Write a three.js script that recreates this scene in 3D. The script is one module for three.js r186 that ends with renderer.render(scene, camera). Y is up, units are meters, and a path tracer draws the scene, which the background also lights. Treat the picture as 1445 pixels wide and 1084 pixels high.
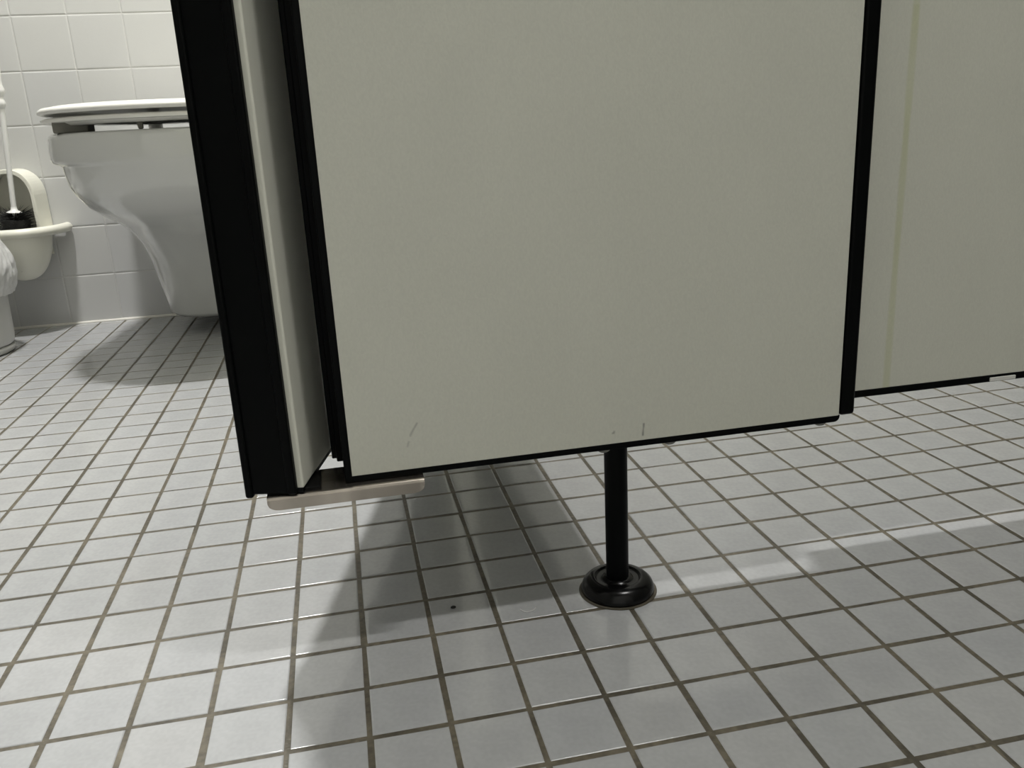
import * as THREE from 'three';
import { mergeGeometries } from 'three/addons/utils/BufferGeometryUtils.js';
import { RoundedBoxGeometry } from 'three/addons/geometries/RoundedBoxGeometry.js';
import { RectAreaLightUniformsLib } from 'three/addons/lights/RectAreaLightUniformsLib.js';

// ------------------------------------------------------------------ camera
const scene = new THREE.Scene();
const camera = new THREE.PerspectiveCamera(48.39, 1445 / 1084, 0.02, 30);
camera.position.set(-0.336316, 0.352737, 0.750345);
camera.up.set(0.105464, 0.956343, -0.272554);
camera.lookAt(-0.336316 + 0.179616, 0.352737 - 0.287894, 0.750345 - 0.940667);
camera.updateMatrixWorld(true);

const renderer = new THREE.WebGLRenderer({ antialias: true });
renderer.toneMapping = THREE.LinearToneMapping;
renderer.toneMappingExposure = 1.0;
renderer.shadowMap.enabled = true;
scene.background = new THREE.Color(0x000000);
RectAreaLightUniformsLib.init();

// lamps of the room: [x, y, z, width (x), depth (z), strength, label]
const LAMPS = [
  [-0.62, 2.47, -0.62, 0.17, 0.07, 1340, 'oblong white ceiling lamp above the toilet in the open cubicle'],
  [0.27, 2.47, -0.50, 0.17, 0.07, 760, 'oblong white ceiling lamp above the closed cubicle'],
  [0.34, 2.47, 0.62, 0.50, 0.08, 134, 'long white ceiling lamp above the washroom aisle'],
];
const LAMP_COLOR = new THREE.Color().setRGB(1.0, 0.987, 0.965);

// room extents
const X0 = -1.2, X1 = 0.68, ZB = -1.1725, ZF = 1.75, H = 2.5;

// ------------------------------------------------------------------ helpers
let seed = 7;
function rnd() { seed = (seed * 1664525 + 1013904223) >>> 0; return seed / 4294967296; }
const taken = {};
function numbered(n) { const k = taken[n] = (taken[n] ?? -1) + 1; return k ? `${n}_${String(k).padStart(3, '0')}` : n; }
function finish(m) { m.castShadow = true; m.receiveShadow = true; return m; }
function mesh(name, geo, mat, parent = scene) {
  const m = finish(new THREE.Mesh(geo, mat));
  m.name = parent === scene ? numbered(name) : name;
  parent.add(m);
  return m;
}
function thing(name, label, category, group, pos = [0, 0, 0]) {
  const g = new THREE.Group(); g.name = numbered(name); g.position.set(...pos); scene.add(g);
  g.userData = { label, category }; if (group) g.userData.group = group;
  return g;
}
function structure(o, label, category) { o.userData = { label, category, kind: 'structure' }; return o; }
function box(x0, x1, y0, y1, z0, z1, r = 0) {
  const g = r ? new RoundedBoxGeometry(x1 - x0, y1 - y0, z1 - z0, 3, r) : new THREE.BoxGeometry(x1 - x0, y1 - y0, z1 - z0);
  g.translate((x0 + x1) / 2, (y0 + y1) / 2, (z0 + z1) / 2);
  return g;
}
function smooth(a, b, t) { t = Math.min(1, Math.max(0, (t - a) / (b - a))); return t * t * (3 - 2 * t); }
// value noise, tileable with period p
function noiser(s) {
  const h = (x, y) => { let n = (x * 374761393 + y * 668265263 + s * 974634777) | 0; n = Math.imul(n ^ (n >>> 13), 1274126177); return ((n ^ (n >>> 16)) >>> 0) / 4294967296; };
  return (x, y, p = 1024) => {
    const xi = Math.floor(x), yi = Math.floor(y), fx = x - xi, fy = y - yi;
    const m = v => ((v % p) + p) % p, u = fx * fx * (3 - 2 * fx), v = fy * fy * (3 - 2 * fy);
    const a = h(m(xi), m(yi)), b = h(m(xi + 1), m(yi)), c = h(m(xi), m(yi + 1)), d = h(m(xi + 1), m(yi + 1));
    return a + (b - a) * u + (c - a) * v + (a - b - c + d) * u * v;
  };
}
function texture(w, h, fn, srgb = true) {
  const d = new Uint8Array(w * h * 4);
  for (let y = 0; y < h; y++) for (let x = 0; x < w; x++) {
    const c = fn(x / w, y / h, x, y), k = (y * w + x) * 4;
    for (let i = 0; i < 3; i++) d[k + i] = Math.max(0, Math.min(255, Array.isArray(c) ? c[i] : c));
    d[k + 3] = 255;
  }
  const t = new THREE.DataTexture(d, w, h, THREE.RGBAFormat);
  t.magFilter = THREE.LinearFilter; t.minFilter = THREE.LinearMipmapLinearFilter; t.generateMipmaps = true;
  t.wrapS = t.wrapT = THREE.RepeatWrapping; if (srgb) t.colorSpace = THREE.SRGBColorSpace;
  t.needsUpdate = true;
  return t;
}
function uvRect(g, ax, x0, x1, ay, y0, y1) {
  const p = g.attributes.position, uv = new Float32Array(p.count * 2);
  const get = { x: i => p.getX(i), y: i => p.getY(i), z: i => p.getZ(i) };
  for (let i = 0; i < p.count; i++) { uv[2 * i] = (get[ax](i) - x0) / (x1 - x0); uv[2 * i + 1] = (get[ay](i) - y0) / (y1 - y0); }
  g.setAttribute('uv', new THREE.BufferAttribute(uv, 2));
  return g;
}

// ------------------------------------------------------------------ materials
const n1 = noiser(1), n2 = noiser(2), n3 = noiser(3);
const std = (o) => new THREE.MeshStandardMaterial(o);
const rgb = (r, g, b) => new THREE.Color().setRGB(r, g, b);

const grainBump = texture(256, 256, (u, v, x, y) => 128 + (n1(x / 2, y / 2, 128) - 0.5) * 120 + (n2(x / 8, y / 8, 32) - 0.5) * 60, false);
// tile glaze: fine orange-peel relief and tiny specks
const glazeBump = texture(256, 256, (u, v, x, y) => 128 + (n1(x / 10, y / 10, 256) - 0.5) * 110 + (n2(x / 36, y / 36, 256) - 0.5) * 120, false);
const glazeMap = texture(256, 256, (u, v, x, y) => {
  const a = 246 + (n2(x / 5, y / 5, 256) - 0.5) * 8 + (n3(x / 30, y / 30, 256) - 0.5) * 10;
  return [a, a, a];
});
const groutMap = texture(512, 512, (u, v, x, y) => {
  const a = 0.82 + (n1(x / 3, y / 3, 512) - 0.5) * 0.20 + (n2(x / 22, y / 22, 512) - 0.5) * 0.26;
  return [255 * a, 250 * a, 238 * a];
});
groutMap.repeat.set(2.2, 2.2);
const groutBump = texture(256, 256, (u, v, x, y) => 128 + (n3(x / 2, y / 2, 128) - 0.5) * 200, false);
groutBump.repeat.set(8, 8);

const M = {
  tiles: [[0.468, 0.475, 0.480], [0.478, 0.485, 0.488], [0.458, 0.467, 0.473], [0.473, 0.478, 0.480], [0.463, 0.472, 0.480]].map(c =>
    std({ color: rgb(...c), roughness: 0.13, map: glazeMap, bumpMap: glazeBump, bumpScale: 0.00006 })),
  grout: std({ color: rgb(0.168, 0.153, 0.121), roughness: 0.5, map: groutMap, bumpMap: groutBump, bumpScale: 0.00025 }),
  wallTiles: [[0.580, 0.580, 0.570], [0.587, 0.587, 0.575], [0.574, 0.576, 0.572]].map(c => std({ color: rgb(...c), roughness: 0.16, bumpMap: glazeBump, bumpScale: 0.00006 })),
  wallGrout: std({ color: rgb(0.585, 0.58, 0.565), roughness: 0.9, bumpMap: groutBump, bumpScale: 0.0004 }),
  silicone: std({ color: rgb(0.74, 0.72, 0.66), roughness: 0.5 }),
  paint: std({ color: rgb(0.27, 0.27, 0.255), roughness: 0.85 }),
  whitePaint: std({ color: rgb(0.84, 0.84, 0.82), roughness: 0.85 }),
  ceiling: std({ color: rgb(0.40, 0.40, 0.39), roughness: 0.9 }),
  laminate: std({ color: rgb(0.755, 0.757, 0.660), roughness: 0.5, bumpMap: grainBump, bumpScale: 0.00005 }),
  black: new THREE.MeshPhysicalMaterial({ color: rgb(0.002, 0.0025, 0.0025), roughness: 0.40, specularIntensity: 0.16 }),
  blackGloss: new THREE.MeshPhysicalMaterial({ color: rgb(0.003, 0.003, 0.003), roughness: 0.2, specularIntensity: 0.55 }),
  rubber: new THREE.MeshPhysicalMaterial({ color: rgb(0.004, 0.004, 0.0035), roughness: 0.6, specularIntensity: 0.3 }),
  screw: std({ color: rgb(0.20, 0.20, 0.18), roughness: 0.45, metalness: 0.4 }),
  porcelain: new THREE.MeshPhysicalMaterial({ color: rgb(0.60, 0.605, 0.59), roughness: 0.10, clearcoat: 0.5, clearcoatRoughness: 0.05 }),
  seat: std({ color: rgb(0.80, 0.79, 0.75), roughness: 0.25 }),
  bumper: std({ color: rgb(0.17, 0.165, 0.14), roughness: 0.6 }),
  cream: std({ color: rgb(0.78, 0.77, 0.68), roughness: 0.32 }),
  whitePlastic: std({ color: rgb(0.78, 0.78, 0.76), roughness: 0.4 }),
  bristle: std({ color: rgb(0.012, 0.012, 0.011), roughness: 0.7 }),
  bin: std({ color: rgb(0.50, 0.50, 0.48), roughness: 0.35 }),
  bag: new THREE.MeshPhysicalMaterial({ color: rgb(0.88, 0.88, 0.87), roughness: 0.35, transmission: 0.35, thickness: 0, side: THREE.DoubleSide }),
  lampHousing: std({ color: rgb(0.75, 0.75, 0.73), roughness: 0.5 }),
  lampGlow: std({ color: rgb(0.8, 0.8, 0.78), roughness: 0.5, emissive: LAMP_COLOR, emissiveIntensity: 6 }),
};
// brushed stainless steel with long faint scratches and a dull film
const steelMap = texture(256, 128, (u, v, x, y) => { const a = 205 + (n1(x / 60, y / 1.2, 256) - 0.5) * 36 + (n2(x / 14, y / 14, 128) - 0.5) * 26; return [a, a * 0.975, a * 0.94]; });
M.steel = std({ color: rgb(0.74, 0.71, 0.67), metalness: 0.95, roughness: 0.27, map: steelMap });

M.clip = std({ color: rgb(0.85, 0.84, 0.80), metalness: 0.3, roughness: 0.4 });

// laminate faces: fine mottling, plus the marks that each board carries
function boardMap(w, h, x0, x1, y0, y1, marks) {
  return texture(w, h, (u, v, px, py) => {
    const X = x0 + (x1 - x0) * u, Y = y0 + (y1 - y0) * v;
    let k = 243 + (n1(px * 0.9, py * 0.9, 4096) - 0.5) * 8 + (n2(px / 40, py / 40, 4096) - 0.5) * 3, c = [k, k, k];
    return marks ? marks(X, Y, c) : c;
  });
}
function segDist(X, Y, ax, ay, bx, by) {
  const dx = bx - ax, dy = by - ay, t = Math.max(0, Math.min(1, ((X - ax) * dx + (Y - ay) * dy) / (dx * dx + dy * dy)));
  return Math.hypot(X - ax - dx * t, Y - ay - dy * t);
}

// ------------------------------------------------------------------ room shell
const floor = structure(mesh('floor', uvRect(box(X0 - 0.1, X1 + 0.1, -0.12, -0.0006, ZB - 0.1, ZF + 0.1), 'x', 0, 1, 'z', 0, 1), M.grout), 'grey square ceramic floor tiles with dark grout joints', 'floor');
const wallBack = structure(mesh('wall_back', uvRect(box(X0 - 0.1, X1 + 0.1, -0.12, H + 0.1, ZB - 0.12, ZB - 0.0007), 'x', 0, 1, 'y', 0, 1), M.wallGrout), 'white square tiled wall behind the toilet', 'wall');
structure(mesh('wall_left', box(X0 - 0.1, X0, 0.0001, H, ZB, ZF), M.paint), 'plain grey side wall left of the open cubicle', 'wall');
structure(mesh('wall_right', box(X1, X1 + 0.1, 0.0001, H, ZB, ZF), M.paint), 'plain grey side wall right of the closed cubicle', 'wall');
structure(mesh('wall_front', box(X0 - 0.1, X1 + 0.1, 0.0001, H, ZF, ZF + 0.1), M.whitePaint), 'plain white wall opposite the cubicles', 'wall');
structure(mesh('ceiling', box(X0 - 0.1, X1 + 0.1, H, H + 0.1, ZB, ZF + 0.1), M.ceiling), 'plain light grey ceiling', 'ceiling');
structure(mesh('trim_1', new THREE.CylinderGeometry(0.004, 0.004, X1 - X0, 8).rotateZ(Math.PI / 2).translate((X0 + X1) / 2, 0.0005, ZB + 0.001), M.silicone), 'pale sealant joint between tiled wall and floor', 'trim');

// a pillowed tile lying in the xz plane, top at y = 0
function tileGeo(s, r, d) {
  const pos = [], nor = [], uv = [], idx = [], h = s / 2;
  const rings = [[h, -d, 1.35], [h - r * 0.13, -r * 0.5, 1.05], [h - r * 0.5, -r * 0.13, 0.52], [h - r, 0, 0.06], [h - r * 2.6, 0, 0]];
  const cx = [-1, 1, 1, -1], cz = [-1, -1, 1, 1];
  // four sides, each with its own normals
  for (let k = 0; k < 4; k++) {
    const a = k, b = (k + 1) % 4, nx = [0, 1, 0, -1][k], nz = [-1, 0, 1, 0][k], base = pos.length / 3;
    for (const [e, y, t] of rings) for (const q of [a, b]) {
      pos.push(cx[q] * e, y, cz[q] * e); nor.push(nx * Math.sin(t), Math.cos(t), nz * Math.sin(t)); uv.push(0.5 + cx[q] * e * 10, 0.5 + cz[q] * e * 10);
    }
    for (let i = 0; i < rings.length - 1; i++) { const o = base + i * 2; idx.push(o, o + 2, o + 1, o + 1, o + 2, o + 3); }
  }
  const base = pos.length / 3, e = rings[4][0];
  for (let q = 0; q < 4; q++) { pos.push(cx[q] * e, 0, cz[q] * e); nor.push(0, 1, 0); uv.push(0.5 + cx[q] * e * 10, 0.5 + cz[q] * e * 10); }
  idx.push(base, base + 2, base + 1, base, base + 3, base + 2);
  const g = new THREE.BufferGeometry();
  g.setAttribute('position', new THREE.Float32BufferAttribute(pos, 3));
  g.setAttribute('normal', new THREE.Float32BufferAttribute(nor, 3));
  g.setAttribute('uv', new THREE.Float32BufferAttribute(uv, 2));
  g.setIndex(idx);
  return g;
}
// ---- floor tiles: 5 cm grid
const PITCH = 0.05;
const floorTile = tileGeo(PITCH - 0.0027, 0.0016, 0.004);
const tileSpots = [];
const camP = camera.position, pv = new THREE.Vector3();
function inView(x, y, z) {
  pv.set(x, y, z).project(camera);
  if (Math.abs(pv.x) > 1.03 || Math.abs(pv.y) > 1.04 || pv.z > 1) return false;
  const hit = (zp, xa, xb, yb) => { if (z >= zp) return false; const t = (zp - camP.z) / (z - camP.z), px = camP.x + (x - camP.x) * t, py = camP.y + (y - camP.y) * t; return px > xa && px < xb && py > yb; };
  return !(hit(0.198, -0.358, 0.035, 0.125) || hit(0.171, 0.03, 0.7, 0.13) || hit(0.205, -0.416, -0.37, 0.125));
}
for (let i = -24; i < 14; i++) for (let j = -24; j < 36; j++) {
  let x0 = i * PITCH, x1 = x0 + PITCH, z0 = j * PITCH, z1 = z0 + PITCH;
  x0 = Math.max(x0, X0); x1 = Math.min(x1, X1); z0 = Math.max(z0, ZB + 0.002); z1 = Math.min(z1, ZF);
  if (x1 - x0 < 0.012 || z1 - z0 < 0.012) continue;
  const x = (x0 + x1) / 2, z = (z0 + z1) / 2;
  const size = 1 / (Math.hypot(x - camP.x, camP.y, z - camP.z) ** 3);
  tileSpots.push({ x, z, sx: (x1 - x0) / PITCH, sz: (z1 - z0) / PITCH, size: inView(x, 0, z) ? size : 0,
    tx: (rnd() - 0.5) * 0.014, tz: (rnd() - 0.5) * 0.014, dy: -rnd() * 0.0003, m: Math.floor(rnd() * M.tiles.length), ry: Math.floor(rnd() * 4),
    ox: (rnd() - 0.5) * 0.0006, oz: (rnd() - 0.5) * 0.0006, yaw: (rnd() - 0.5) * 0.010 });
}
tileSpots.sort((a, b) => b.size - a.size);
const rest = [];
tileSpots.forEach((t, k) => {
  const q = new THREE.Matrix4().compose(new THREE.Vector3(t.x + t.ox, t.dy, t.z + t.oz),
    new THREE.Quaternion().setFromEuler(new THREE.Euler(t.tx, t.yaw, t.tz)), new THREE.Vector3(t.sx, 1, t.sz));
  if (k < 300 && t.size > 0) {
    const m = mesh('tile', floorTile, M.tiles[t.m], floor);
    q.decompose(m.position, m.quaternion, m.scale);
  } else (rest[t.m] ??= []).push(floorTile.clone().applyMatrix4(q));
});
{
  const all = mergeGeometries(rest.flat());
  const f = mesh('tile_field', all, M.tiles[0], floor); f.userData.kind = 'stuff';
}
// ---- wall tiles: 10 cm grid
const WP = 0.1006;
const wallTile = tileGeo(WP - 0.0013, 0.0018, 0.003); wallTile.rotateX(Math.PI / 2);
{
  const more = [];
  for (let i = -4; i < 15; i++) for (let j = 0; j < 25; j++) {
    let x0 = -0.8068 + (i) * WP, x1 = x0 + WP; const y0 = j * WP, y1 = Math.min(y0 + WP, H);
    x0 = Math.max(x0, X0); x1 = Math.min(x1, X1);
    if (x1 - x0 < 0.015 || y1 - y0 < 0.02) continue;
    const x = (x0 + x1) / 2, y = (y0 + y1) / 2;
    const q = new THREE.Matrix4().compose(new THREE.Vector3(x, y, ZB), new THREE.Quaternion().setFromEuler(new THREE.Euler((rnd() - 0.5) * 0.006, (rnd() - 0.5) * 0.006, 0)), new THREE.Vector3((x1 - x0) / WP, (y1 - y0) / WP, 1));
    if (x > -1.08 && x < -0.4 && y < 0.75) {
      const m = mesh('tile', wallTile, M.wallTiles[Math.floor(rnd() * 3)], wallBack);
      q.decompose(m.position, m.quaternion, m.scale);
    } else more.push(wallTile.clone().applyMatrix4(q));
  }
  mesh('tile_field', mergeGeometries(more), M.wallTiles[0], wallBack).userData.kind = 'stuff';
}

// ------------------------------------------------------------------ lamps
for (const [x, y, z, w, d, I, label] of LAMPS) {
  const t = thing('ceiling_lamp', label, 'lamp', null, [x, y, z]);
  mesh('housing', box(-w / 2 - 0.015, w / 2 + 0.015, 0, 0.03, -d / 2 - 0.015, d / 2 + 0.015, 0.006), M.lampHousing, t);
  mesh('diffuser', box(-w / 2, w / 2, -0.006, 0, -d / 2, d / 2, 0.002), M.lampGlow, t);
  const L = new THREE.RectAreaLight(LAMP_COLOR, I, w, d);
  L.position.set(0, -0.008, 0); L.rotation.x = -Math.PI / 2; L.castShadow = true; L.name = 'lamp_light';
  t.add(L);
}

// ------------------------------------------------------------------ cubicle boards
const TOP = 2.28;
function board(x0, x1, y0, y1, z0, z1, r) {   // a board facing +z with rounded lower right corner
  const s = new THREE.Shape();
  s.moveTo(x0, y1); s.lineTo(x0, y0); s.lineTo(x1 - r, y0); s.quadraticCurveTo(x1, y0, x1, y0 + r); s.lineTo(x1, y1); s.closePath();
  const g = new THREE.ExtrudeGeometry(s, { depth: z1 - z0 - 0.001, bevelEnabled: true, bevelThickness: 0.0005, bevelSize: 0.0004, bevelSegments: 1, curveSegments: 6 });
  g.translate(0, 0, z0 + 0.0005);
  return uvRect(g, 'x', x0, x1, 'y', y0, y1);
}
// ---- the pilaster between the two cubicle fronts
{
  const zf = 0.198, zb = 0.158, xl = -0.345, xr = 0.0192, yb = 0.1300;
  const t = thing('cubicle_pilaster', 'wide pale grey cubicle front panel with black trim standing on one black leg', 'panel', null, [-0.151, 0, 0.178]);
  const P = (name, g, m) => mesh(name, g.translate(0.151, 0, -0.178), m, t);
  const mat = M.laminate.clone();
  mat.color = rgb(0.755, 0.757, 0.660);
  mat.map = boardMap(512, 2048, xl, xr, yb, TOP, (X, Y, c) => {
    let k = 1;
    const s1 = segDist(X, Y, -0.3035, 0.1545, -0.2985, 0.1625); k -= 0.16 * (1 - smooth(0.0003, 0.0009, s1));
    const s2 = segDist(X, Y, -0.1370, 0.1340, -0.1362, 0.1430); k -= 0.30 * (1 - smooth(0.0003, 0.0008, s2));
    const s3 = segDist(X, Y, -0.1595, 0.1385, -0.1585, 0.1390); k -= 0.25 * (1 - smooth(0.0003, 0.0010, s3));
    const s4 = segDist(X, Y, -0.306, 0.147, -0.305, 0.150); k -= 0.12 * (1 - smooth(0.0003, 0.0009, s4));
    return c.map(v => v * k);
  });
  mat.bumpMap = grainBump.clone(); mat.bumpMap.repeat.set(4, 20);
  P('board', board(xl, xr, yb, TOP, zb + 0.001, zf, 0.003), mat);
  // black rail under the board, its right end rounded
  P('bottom_trim', (() => { const s = new THREE.Shape(); s.moveTo(xl - 0.003, yb + 0.0002); s.lineTo(xl - 0.003, yb - 0.0032); s.lineTo(xr - 0.004, yb - 0.0032); s.quadraticCurveTo(xr + 0.0006, yb - 0.0032, xr + 0.0006, yb + 0.0010); s.closePath();
    const g = new THREE.ExtrudeGeometry(s, { depth: zf - zb - 0.001, bevelEnabled: true, bevelThickness: 0.0006, bevelSize: 0.0005, bevelSegments: 2 }); return g.translate(0, 0, zb + 0.0006); })(), M.black);
  // left edge profile: flush strip and the ribbed door stop set further back
  const lp = P('edge_profile', mergeGeometries([
    box(xl - 0.0048, xl + 0.0004, 0.1262, TOP, 0.150, 0.1985, 0.0012),
    box(xl - 0.0100, xl - 0.0035, 0.1268, TOP, 0.140, 0.158, 0.001),
    box(xl - 0.0136, xl - 0.0090, 0.1258, TOP, 0.137, 0.148, 0.001)]), M.black);
  lp.userData.label = 'black ribbed door stop profile';
  P('edge_profile', mergeGeometries([
    box(xr + 0.0018, xr + 0.0142, 0.1302, TOP, 0.160, 0.1975, 0.003),
    box(xr - 0.001, xr + 0.004, 0.134, TOP, 0.160, 0.190, 0.001)]), M.black);
  // leg
  P('leg', new THREE.CylinderGeometry(0.0087, 0.0087, 0.121, 40).translate(-0.151, 0.0665, 0.178), M.black);
  const prof = [[0.0, 0.0004], [0.0279, 0.0004], [0.0285, 0.0022], [0.0282, 0.0045], [0.0268, 0.0078], [0.0242, 0.0104], [0.0212, 0.0119], [0.0186, 0.0124], [0.0176, 0.0122], [0.0170, 0.0110], [0.0160, 0.0106], [0.0125, 0.0108], [0.0116, 0.0112], [0.0106, 0.0124], [0.0086, 0.0126]].map(p => new THREE.Vector2(...p));
  const fl = P('floor_flange', new THREE.LatheGeometry(prof, 64).translate(-0.151, 0, 0.178), M.blackGloss);
  fl.userData.label = 'glossy black domed floor flange';
  P('sealant_ring', new THREE.TorusGeometry(0.0290, 0.0014, 8, 64).rotateX(Math.PI / 2).scale(1, 0.6, 1).translate(-0.151, 0.0002, 0.178), M.grout);
  for (const x of [-0.1650, -0.1145, 0.0064]) P('screw_head', new THREE.SphereGeometry(0.0052, 20, 10, 0, Math.PI * 2, Math.PI / 2, Math.PI / 2).scale(1, 0.72, 0.8).translate(x, 0.1270, 0.1938), M.screw);
  // hinge bracket: bent stainless plate with a rounded front flange
  const prf = new THREE.Shape();   // profile in (z, y)
  const zB = 0.166, zE = 0.2068, yT = 0.1258, th = 0.0016;
  prf.moveTo(zB, yT); prf.lineTo(zE - 0.003, yT); prf.quadraticCurveTo(zE, yT, zE, yT - 0.003); prf.lineTo(zE, yT - 0.0096); prf.lineTo(zE - th, yT - 0.0096);
  prf.lineTo(zE - th, yT - 0.003); prf.quadraticCurveTo(zE - th, yT - th, zE - 0.003, yT - th); prf.lineTo(zB, yT - th); prf.closePath();
  const bx0 = -0.4015, bx1 = -0.2968;
  const bg = new THREE.ExtrudeGeometry(prf, { depth: bx1 - bx0, bevelEnabled: false, curveSegments: 8, steps: 120 });
  bg.rotateY(-Math.PI / 2); bg.translate(bx1, 0, 0);   // shape x -> world z, extrude -> -x
  const bp = bg.attributes.position;                     // round the lower corners of the flange
  for (let i = 0; i < bp.count; i++) if (bp.getY(i) < yT - 0.005) {
    const e = Math.min(bp.getX(i) - bx0, bx1 - bp.getX(i)), r = 0.008;
    if (e < r) bp.setY(i, yT - 0.0096 + (r - Math.sqrt(Math.max(0, r * r - (r - e) ** 2))) * 0.62);
  }
  bg.computeVertexNormals();
  const br = P('hinge_bracket', uvRect(bg, 'x', -0.4, -0.3, 'z', 0.1, 0.25), M.steel);
  br.userData.label = 'bent stainless steel hinge bracket';
  P('pivot_block', box(-0.4005, -0.366, 0.1245, 0.1285, 0.176, 0.2025, 0.001), M.rubber);
}
// ---- the open door
{
  const W = 0.70, T = 0.0375, yb = 0.1295;
  const t = thing('cubicle_door', 'open cubicle door swung inward showing its thick black edge', 'door', null, [-0.3768, 0, 0.2065]);
  t.rotation.y = -0.2500;
  const mat = M.laminate.clone(); mat.bumpMap = grainBump.clone(); mat.bumpMap.repeat.set(4, 20);
  mesh('board', box(-T, 0, yb, TOP, -W, 0, 0.0016), mat, t);
  mesh('bottom_trim', box(-T + 0.001, -0.0006, yb - 0.0032, yb + 0.001, -W, -0.0002, 0.0008), M.black, t);
  const p = mesh('edge_profile', mergeGeometries([
    box(-T - 0.0002, -0.0044, 0.1268, TOP, -0.030, 0.0032, 0.0022),
    box(-T - 0.0012, -T + 0.0042, 0.1252, TOP, -0.030, 0.0052, 0.0018),
    box(-0.0105, -0.0042, 0.1268, TOP, -0.010, 0.0044, 0.0016)]), M.black, t);
  p.userData.label = 'black grooved aluminium edge profile';
  mesh('pivot_pin', new THREE.CylinderGeometry(0.006, 0.006, 0.006, 20).translate(-0.014, 0.1262, -0.012), M.rubber, t);
}
// ---- the closed door beside it
{
  const x0 = 0.0335, x1 = 0.632, zf = 0.171, zb = 0.129, yb = 0.1382;
  const t = thing('cubicle_door', 'closed pale grey cubicle door with a faint yellowish vertical streak', 'door', null, [(x0 + x1) / 2, 0, (zf + zb) / 2]);
  const P = (name, g, m) => mesh(name, g.translate(-(x0 + x1) / 2, 0, -(zf + zb) / 2), m, t);
  const mat = M.laminate.clone(); mat.bumpMap = grainBump.clone(); mat.bumpMap.repeat.set(6, 20);
  mat.color = rgb(0.755, 0.757, 0.660);
  mat.map = boardMap(1024, 2048, x0, x1, yb, TOP, (X, Y, c) => {
    const cx = 0.0768 + (n2(Y * 9, 3.3) - 0.5) * 0.0012, w = 0.0030 + (n1(Y * 30, 8.1) - 0.5) * 0.0010;
    const s = (1 - smooth(w * 0.45, w * 1.25, Math.abs(X - cx))) * (0.55 + 0.45 * n3(Y * 24, 5.5)) * (Y < 0.42 ? 1 : 0.6);
    const e = Math.max(0, 1 - Math.abs(Math.abs(X - cx) - w * 0.85) / 0.0007) * 0.3 * (Y < 0.42 ? 1 : 0.5);
    return [c[0] * (1 - 0.060 * s - 0.03 * e), c[1] * (1 - 0.050 * s - 0.03 * e), c[2] * (1 - 0.145 * s - 0.04 * e)];
  });
  P('board', board(x0, x1, yb, TOP, zb, zf, 0.002), mat);
  P('bottom_trim', box(x0, x1, yb - 0.0048, yb + 0.0012, zb + 0.001, zf + 0.0008, 0.0012), M.black);
  const c = P('trim_clip', box(0.1705, 0.1945, yb - 0.0040, yb - 0.0008, zf - 0.004, zf + 0.0018, 0.0006), M.clip);
  c.userData.label = 'bright metal clip in the black trim';
}
// ---- partition between the two cubicles
{
  const t = thing('cubicle_partition', 'pale grey partition wall behind the front panel between two cubicles', 'panel', null, [-0.151, 0, -0.5]);
  mesh('board', box(-0.02, 0.02, 0.131, TOP, ZB + 0.5 + 0.0005, 0.1578 + 0.5, 0.001), M.laminate, t);
  mesh('bottom_trim', box(-0.0205, 0.0205, 0.1268, 0.1315, ZB + 0.5 + 0.0005, 0.1575 + 0.5, 0.001), M.black, t);
}

// ------------------------------------------------------------------ toilet
// horizontal outline: D shape with half-ellipse front, at height y
function outline(w, zf, lf, zb, wb, N = 40, K = 8, pow = 2.25) {
  const pts = [], zc = zf - lf;
  for (let k = 0; k < K; k++) { const s = k / K; pts.push([-(wb + (w - wb) * smooth(0, 1, s)), zb + (zc - zb) * s]); }
  for (let k = 0; k <= N; k++) { const a = Math.PI * k / N, c = Math.cos(a), s = Math.sin(a); pts.push([-w * Math.sign(c) * Math.abs(c) ** (2 / pow), zc + lf * Math.abs(s) ** (2 / pow)]); }
  for (let k = K - 1; k >= 0; k--) { const s = k / K; pts.push([(wb + (w - wb) * smooth(0, 1, s)), zb + (zc - zb) * s]); }
  return pts;
}
function loft(rows, capStart = true, capEnd = true) {   // rows: [y, outline]
  const n = rows[0][1].length, pos = [], idx = [];
  for (const [y, o] of rows) for (const [x, z] of o) pos.push(x, y, z);
  for (let r = 0; r < rows.length - 1; r++) for (let k = 0; k < n; k++) {
    const a = r * n + k, b = r * n + (k + 1) % n, c = a + n, d = b + n;
    idx.push(a, b, c, b, d, c);
  }
  const cap = (r, flip) => { let cx = 0, cz = 0; const [y, o] = rows[r]; for (const [x, z] of o) { cx += x / n; cz += z / n; } const ci = pos.length / 3; pos.push(cx, y, cz); for (let k = 0; k < n; k++) { const a = r * n + k, b = r * n + (k + 1) % n; idx.push(...(flip ? [ci, b, a] : [ci, a, b])); } };
  if (capStart) cap(0, true); if (capEnd) cap(rows.length - 1, false);
  const g = new THREE.BufferGeometry();
  g.setAttribute('position', new THREE.Float32BufferAttribute(pos, 3)); g.setIndex(idx); g.computeVertexNormals();
  g.setAttribute('uv', new THREE.Float32BufferAttribute(new Float32Array(pos.length / 3 * 2), 2));
  return g;
}
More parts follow.
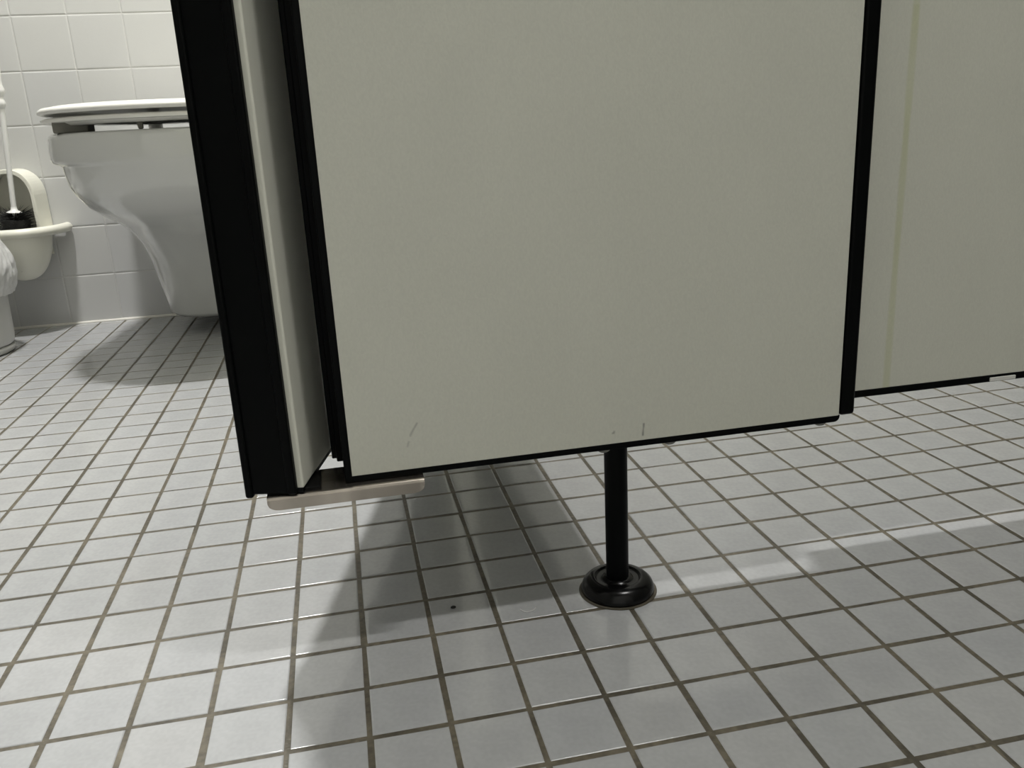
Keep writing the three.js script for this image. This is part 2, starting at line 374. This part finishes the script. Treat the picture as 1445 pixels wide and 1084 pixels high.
{
  const XC = -0.590;
  const t = thing('toilet', 'white wall-hung toilet with its lid closed seen through the open door', 'toilet', null, [XC, 0, ZB]);
  const W0 = 0.0006;      // back face just off the wall
  const z = v => v - 0.02 - ZB;
  // outer skin from the underside up, then over the rim and down inside
  const key = [
    // y, half width, front z, ellipse length, half width at wall
    [0.034, 0.060, -0.935, 0.09, 0.064], [0.036, 0.080, -0.915, 0.10, 0.084], [0.044, 0.0875, -0.905, 0.11, 0.092], [0.099, 0.0960, -0.885, 0.12, 0.099], [0.147, 0.1015, -0.862, 0.13, 0.104],
    [0.183, 0.1065, -0.825, 0.14, 0.108], [0.208, 0.1135, -0.782, 0.15, 0.112], [0.224, 0.1215, -0.744, 0.16, 0.117], [0.243, 0.1365, -0.692, 0.17, 0.124], [0.260, 0.149, -0.654, 0.18, 0.130],
    [0.280, 0.1595, -0.624, 0.19, 0.138], [0.297, 0.1640, -0.607, 0.195, 0.142], [0.315, 0.1655, -0.597, 0.20, 0.145], [0.3265, 0.1665, -0.5925, 0.205, 0.146], [0.3295, 0.1685, -0.5915, 0.205, 0.147],
    [0.3315, 0.1765, -0.5905, 0.205, 0.152], [0.3345, 0.1805, -0.5895, 0.205, 0.156], [0.340, 0.1820, -0.5885, 0.205, 0.158], [0.355, 0.1812, -0.588, 0.205, 0.158], [0.368, 0.1800, -0.589, 0.205, 0.157], [0.3735, 0.1785, -0.5905, 0.205, 0.156], [0.3765, 0.174, -0.595, 0.20, 0.152]];
  const rows = key.map(([y, w, zf, lf, wb]) => [y, outline(w, z(zf), lf, W0, wb)]);
  rows.push([0.3768, outline(0.150, z(-0.620), 0.19, z(-1.06), 0.10)]);
  rows.push([0.370, outline(0.140, z(-0.630), 0.19, z(-1.05), 0.09)]);
  rows.push([0.300, outline(0.125, z(-0.650), 0.18, z(-1.03), 0.08)]);
  rows.push([0.240, outline(0.070, z(-0.740), 0.12, z(-0.98), 0.05)]);
  mesh('bowl', loft(rows), M.porcelain, t);
  const oval = (w, zf, zb = -1.095, wb = 0.11, lf = 0.215) => outline(w, z(zf), lf, z(zb), wb, 40, 8, 2.12);
  // seat ring: outer up, inner down
  const ring = [[0.3925, oval(0.186, -0.581)], [0.3915, oval(0.182, -0.585)], [0.3915, oval(0.125, -0.640, -1.00, 0.09, 0.19)], [0.395, oval(0.118, -0.646, -0.99, 0.085, 0.19)], [0.3985, oval(0.125, -0.640, -1.00, 0.09, 0.19)],
    [0.3990, oval(0.182, -0.585)], [0.3970, oval(0.1868, -0.580)]];
  const rg = loft([...ring, ring[0]].reverse(), false, false);
  mesh('seat_ring', rg, M.seat, t);
  const base = [[0.3916, oval(0.174, -0.594)], [0.3874, oval(0.169, -0.599)], [0.3868, oval(0.160, -0.608)], [0.3872, oval(0.140, -0.628, -1.02, 0.10, 0.20)], [0.3916, oval(0.132, -0.634, -1.01, 0.095, 0.195)]];
  const ug = loft([...base, base[0]].reverse(), false, false), up2 = ug.attributes.position;
  for (let i = 0; i < up2.count; i++) up2.setY(i, up2.getY(i) + (0.3918 - up2.getY(i)) * (1 - smooth(z(-0.90), z(-0.76), up2.getZ(i))));
  ug.computeVertexNormals();
  mesh('seat_underside', ug, M.seat, t);
  const lid = [[0.4128, oval(0.120, -0.650, -1.04, 0.08, 0.18)], [0.4125, oval(0.172, -0.594)], [0.4100, oval(0.1765, -0.5895)], [0.4045, oval(0.1800, -0.5860)], [0.4040, oval(0.1845, -0.5815)], [0.4062, oval(0.1888, -0.577)], [0.4105, oval(0.1885, -0.5775)], [0.4140, oval(0.1845, -0.582)], [0.4165, oval(0.172, -0.596)], [0.4185, oval(0.13, -0.64)], [0.4195, oval(0.07, -0.70, -1.03, 0.05, 0.15)]];
  mesh('lid', loft(lid), M.seat, t);
  // bumpers under the ring, set where the ring overhangs the rim
  const bump = (x, zz, w, d) => mesh('bumper', box(x - w / 2, x + w / 2, 0.3766, 0.3930, zz - d / 2, zz + d / 2, 0.003), M.bumper, t);
  for (const s of [-1, 1]) bump(s * 0.118, z(-0.672), 0.050, 0.04);
  bump(-0.012, z(-0.612), 0.007, 0.012);
  // small bumpers between lid and ring, and the two hinge posts
  for (const s of [-1, 1]) {
    mesh('hinge', new THREE.CylinderGeometry(0.012, 0.014, 0.034, 24).translate(s * 0.075, 0.3935, z(-1.085)), M.seat, t);
  }
}

// ------------------------------------------------------------------ toilet brush holder and brush
{
  const XH = -0.954;
  const t = thing('toilet_brush_holder', 'cream plastic wall-mounted toilet brush holder with arched hood', 'brush holder', null, [XH, 0.1, ZB]);
  const Y = v => v - 0.1, Z0 = 0.0012;
  // arched hood
  const arch = (w, top, bot) => { const s = []; const N = 28; s.push([-w, bot]); for (let k = 0; k <= N; k++) { const a = Math.PI * (1 - k / N), c = Math.cos(a), q = Math.sin(a); s.push([w * Math.sign(c) * Math.abs(c) ** 0.86, top - w * 1.35 + w * 1.35 * Math.abs(q) ** 0.86]); } s.push([w, bot]); return s; };
  const sh = new THREE.Shape(arch(0.0430, Y(0.3215), Y(0.198)).map(p => new THREE.Vector2(...p)));
  sh.holes.push(new THREE.Path(arch(0.0375, Y(0.3150), Y(0.199)).map(p => new THREE.Vector2(...p))));
  const hood = new THREE.ExtrudeGeometry(sh, { depth: 0.060, bevelEnabled: true, bevelThickness: 0.002, bevelSize: 0.0015, bevelSegments: 3, curveSegments: 4 });
  hood.translate(0, 0, Z0 + 0.002);
  // flare towards the wall
  const hp = hood.attributes.position;
  for (let i = 0; i < hp.count; i++) { const f = 1 - (hp.getZ(i) - Z0) / 0.064; hp.setX(i, hp.getX(i) * (1 + 0.10 * f * f)); }
  hood.computeVertexNormals();
  mesh('hood', hood, M.cream, t);
  mesh('back_plate', new THREE.ExtrudeGeometry(new THREE.Shape(arch(0.040, Y(0.3175), Y(0.150)).map(p => new THREE.Vector2(...p))), { depth: 0.004, bevelEnabled: false }).translate(0, 0, Z0), M.cream, t);
  // thick rolled rim, open at the wall
  const pts = []; for (let k = 0; k <= 36; k++) { const a = Math.PI * k / 36; pts.push(new THREE.Vector3(-Math.sign(Math.cos(a)) * 0.0775 * Math.abs(Math.cos(a)) ** 0.9, Y(0.2035), Z0 + 0.0085 + 0.108 * Math.abs(Math.sin(a)) ** 0.9)); }
  const tube = new THREE.TubeGeometry(new THREE.CatmullRomCurve3(pts), 90, 0.0092, 16, false);
  mesh('rim', mergeGeometries([tube, new THREE.SphereGeometry(0.0092, 16, 12).translate(pts[0].x, pts[0].y, pts[0].z), new THREE.SphereGeometry(0.0092, 16, 12).translate(pts[36].x, pts[36].y, pts[36].z)].map(g => g.toNonIndexed())), M.cream, t);
  // rounded basin under the rim: thin-walled
  const R = [], prof = [[0.0, 0.1075], [0.014, 0.1098], [0.0275, 0.1170], [0.0390, 0.1295], [0.0478, 0.1460], [0.0545, 0.1660], [0.0580, 0.186], [0.0592, 0.203], [0.0562, 0.203], [0.0550, 0.186], [0.044, 0.148], [0.026, 0.122], [0.0, 0.1125]];
  for (const [r, y] of prof) R.push(new THREE.Vector2(r, Y(y)));
  const bas = new THREE.LatheGeometry(new THREE.SplineCurve(R).getPoints(60), 48);
  bas.scale(1, 1, 0.98); bas.translate(0, 0, Z0 + 0.060);
  mesh('basin', bas, M.cream, t);
  // flat shelf between basin and rim
  const shelf = new THREE.Shape(); shelf.moveTo(-0.078, 0.004);
  pts.forEach((p, k) => shelf.lineTo(p.x, p.z - Z0)); shelf.lineTo(0.078, 0.004); shelf.closePath();
  const hole = new THREE.Path(); hole.absellipse(0, 0.060, 0.0545, 0.053, 0, Math.PI * 2, true); shelf.holes.push(hole);
  const sg = new THREE.ExtrudeGeometry(shelf, { depth: 0.004, bevelEnabled: false, curveSegments: 32 }); sg.rotateX(Math.PI / 2);
  sg.translate(0, Y(0.2055), Z0);
  mesh('shelf', sg, M.cream, t);

  const b = thing('toilet_brush', 'toilet brush with white handle and black bristles standing in the holder', 'brush', null, [XH - 0.008, 0.114, ZB + 0.066]);
  const hr = [[0, 0.126], [0.0135, 0.127], [0.0140, 0.1285], [0.0062, 0.1325], [0.0050, 0.140], [0.0050, 0.320], [0.0058, 0.322], [0.0082, 0.3275], [0.0082, 0.333], [0.0058, 0.339], [0.0054, 0.343], [0.0085, 0.349], [0.0088, 0.356], [0.0060, 0.363], [0.0052, 0.372], [0.0056, 0.395], [0.004, 0.401], [0, 0.4025]].map(p => new THREE.Vector2(...p));
  const handle = mesh('handle', new THREE.LatheGeometry(hr, 24), M.whitePlastic, b);
  const stem = mesh('stem', new THREE.CylinderGeometry(0.004, 0.004, 0.124, 10).translate(0, 0.064, 0), M.whitePlastic, b);
  const cones = []; const up = new THREE.Vector3(0, 1, 0);
  for (let k = 0; k < 1500; k++) {
    const y = 0.012 + rnd() * 0.110, a = rnd() * Math.PI * 2, L = (y < 0.02 ? 0.026 : 0.034) + rnd() * 0.007;
    const d = new THREE.Vector3(Math.cos(a), (rnd() - 0.35) * 0.7 + (y > 0.10 ? 0.25 : 0), Math.sin(a)).normalize();
    const g = new THREE.ConeGeometry(0.0011, L, 4, 1, true).translate(0, L / 2, 0);
    g.applyQuaternion(new THREE.Quaternion().setFromUnitVectors(up, d)); g.translate(d.x * 0.003, y, d.z * 0.003);
    cones.push(g);
  }
  mesh('bristle_core', new THREE.CylinderGeometry(0.026, 0.022, 0.100, 24).translate(0, 0.064, 0), M.bristle, b);
  const br = mesh('bristles', mergeGeometries(cones), M.bristle, b); br.userData.kind = 'stuff';
  b.rotation.set(0, 0, -0.085);
}

// ------------------------------------------------------------------ waste bin and its liner
{
  const bx = -1.034, bz = -0.950;
  const t = thing('waste_bin', 'small pale grey round waste bin beside the toilet brush', 'bin', null, [bx, 0, bz]);
  const V = a => a.map(p => new THREE.Vector2(...p));
  mesh('body', new THREE.LatheGeometry(V([[0, 0.0135], [0.080, 0.0135], [0.0845, 0.018], [0.0865, 0.030], [0.0925, 0.2150], [0.0935, 0.2165], [0.0925, 0.2178], [0.0905, 0.2168], [0.085, 0.032], [0, 0.030]]), 56), M.bin, t);
  mesh('base_ring', new THREE.LatheGeometry(V([[0, 0.0006], [0.078, 0.0006], [0.083, 0.003], [0.085, 0.009], [0.0835, 0.0137], [0, 0.0137]]), 56), M.bin, t);
  const l = thing('bin_liner', 'crumpled translucent plastic bag folded over the bin edge', 'plastic bag', null, [bx, 0.1, bz]);
  const N = 160, K = 46, pos = [], idx = [];
  for (let k = 0; k <= K; k++) for (let i = 0; i <= N; i++) {
    const a = (i % N) / N * Math.PI * 2, s = k / K;
    let r, y;
    const ca = Math.cos(a), sa = Math.sin(a);
    const low = 0.106 + 0.012 * (n1(6 + 3 * ca, 6 + 3 * sa) - 0.5);
    if (s < 0.62) { const q = s / 0.62; y = low + (0.2225 - low) * q; r = 0.0985 + 0.0095 * Math.sin(q * Math.PI * 1.35) * (0.6 + 0.8 * n2(9 + 5 * ca, 9 + 5 * sa)); }
    else { const q = (s - 0.62) / 0.38; y = 0.2225 - 0.10 * q * q + 0.004 * Math.sin(q * 3); r = 0.0975 - 0.0085 * smooth(0, 0.2, q) - 0.012 * q; }
    const crinkle = (n3(40 + 22 * ca, 40 + 22 * sa + s * 9) - 0.5) * 0.007 + (n1(90 + 40 * ca + s * 14, 90 + 40 * sa) - 0.5) * 0.0045;
    r += s < 0.62 ? Math.abs(crinkle) * 1.2 : -Math.abs(crinkle) * 0.6; y += s < 0.62 ? crinkle * 0.4 : 0;
    pos.push(r * ca, y - 0.1, r * sa);
  }
  for (let k = 0; k < K; k++) for (let i = 0; i < N; i++) { const a = k * (N + 1) + i; idx.push(a, a + N + 1, a + 1, a + 1, a + N + 1, a + N + 2); }
  const g = new THREE.BufferGeometry(); g.setAttribute('position', new THREE.Float32BufferAttribute(pos, 3)); g.setIndex(idx); g.computeVertexNormals();
  mesh('film', g, M.bag, l);
}

// ------------------------------------------------------------------ bits lying on the floor
{
  const h = thing('hair', 'short pale curved hair lying on the shaded floor tile', 'hair', null, [-0.2252, 0.0, 0.1876]);
  const c = new THREE.CatmullRomCurve3([[-0.0060, -0.0025], [-0.0035, 0.0015], [-0.0005, 0.0027], [0.0030, 0.0018], [0.0060, -0.0012]].map(([x, z]) => new THREE.Vector3(x, 0.0004, z)));
  mesh('strand', new THREE.TubeGeometry(c, 20, 0.00025, 6), M.whitePlastic, h);
  const k = new THREE.IcosahedronGeometry(0.0016, 1), p = k.attributes.position;
  for (let i = 0; i < p.count; i++) { const f = 0.8 + 0.4 * n1(p.getX(i) * 900 + 9, p.getZ(i) * 900 + p.getY(i) * 500 + 9); p.setXYZ(i, p.getX(i) * f * 1.3, p.getY(i) * f * 0.6, p.getZ(i) * f); }
  k.computeVertexNormals();
  const m = mesh('crumb', k, M.bristle); m.position.set(-0.2802, 0.0007, 0.1681); m.userData = { label: 'tiny dark crumb of dirt on the shaded floor tile', category: 'crumb' };
}

renderer.render(scene, camera);
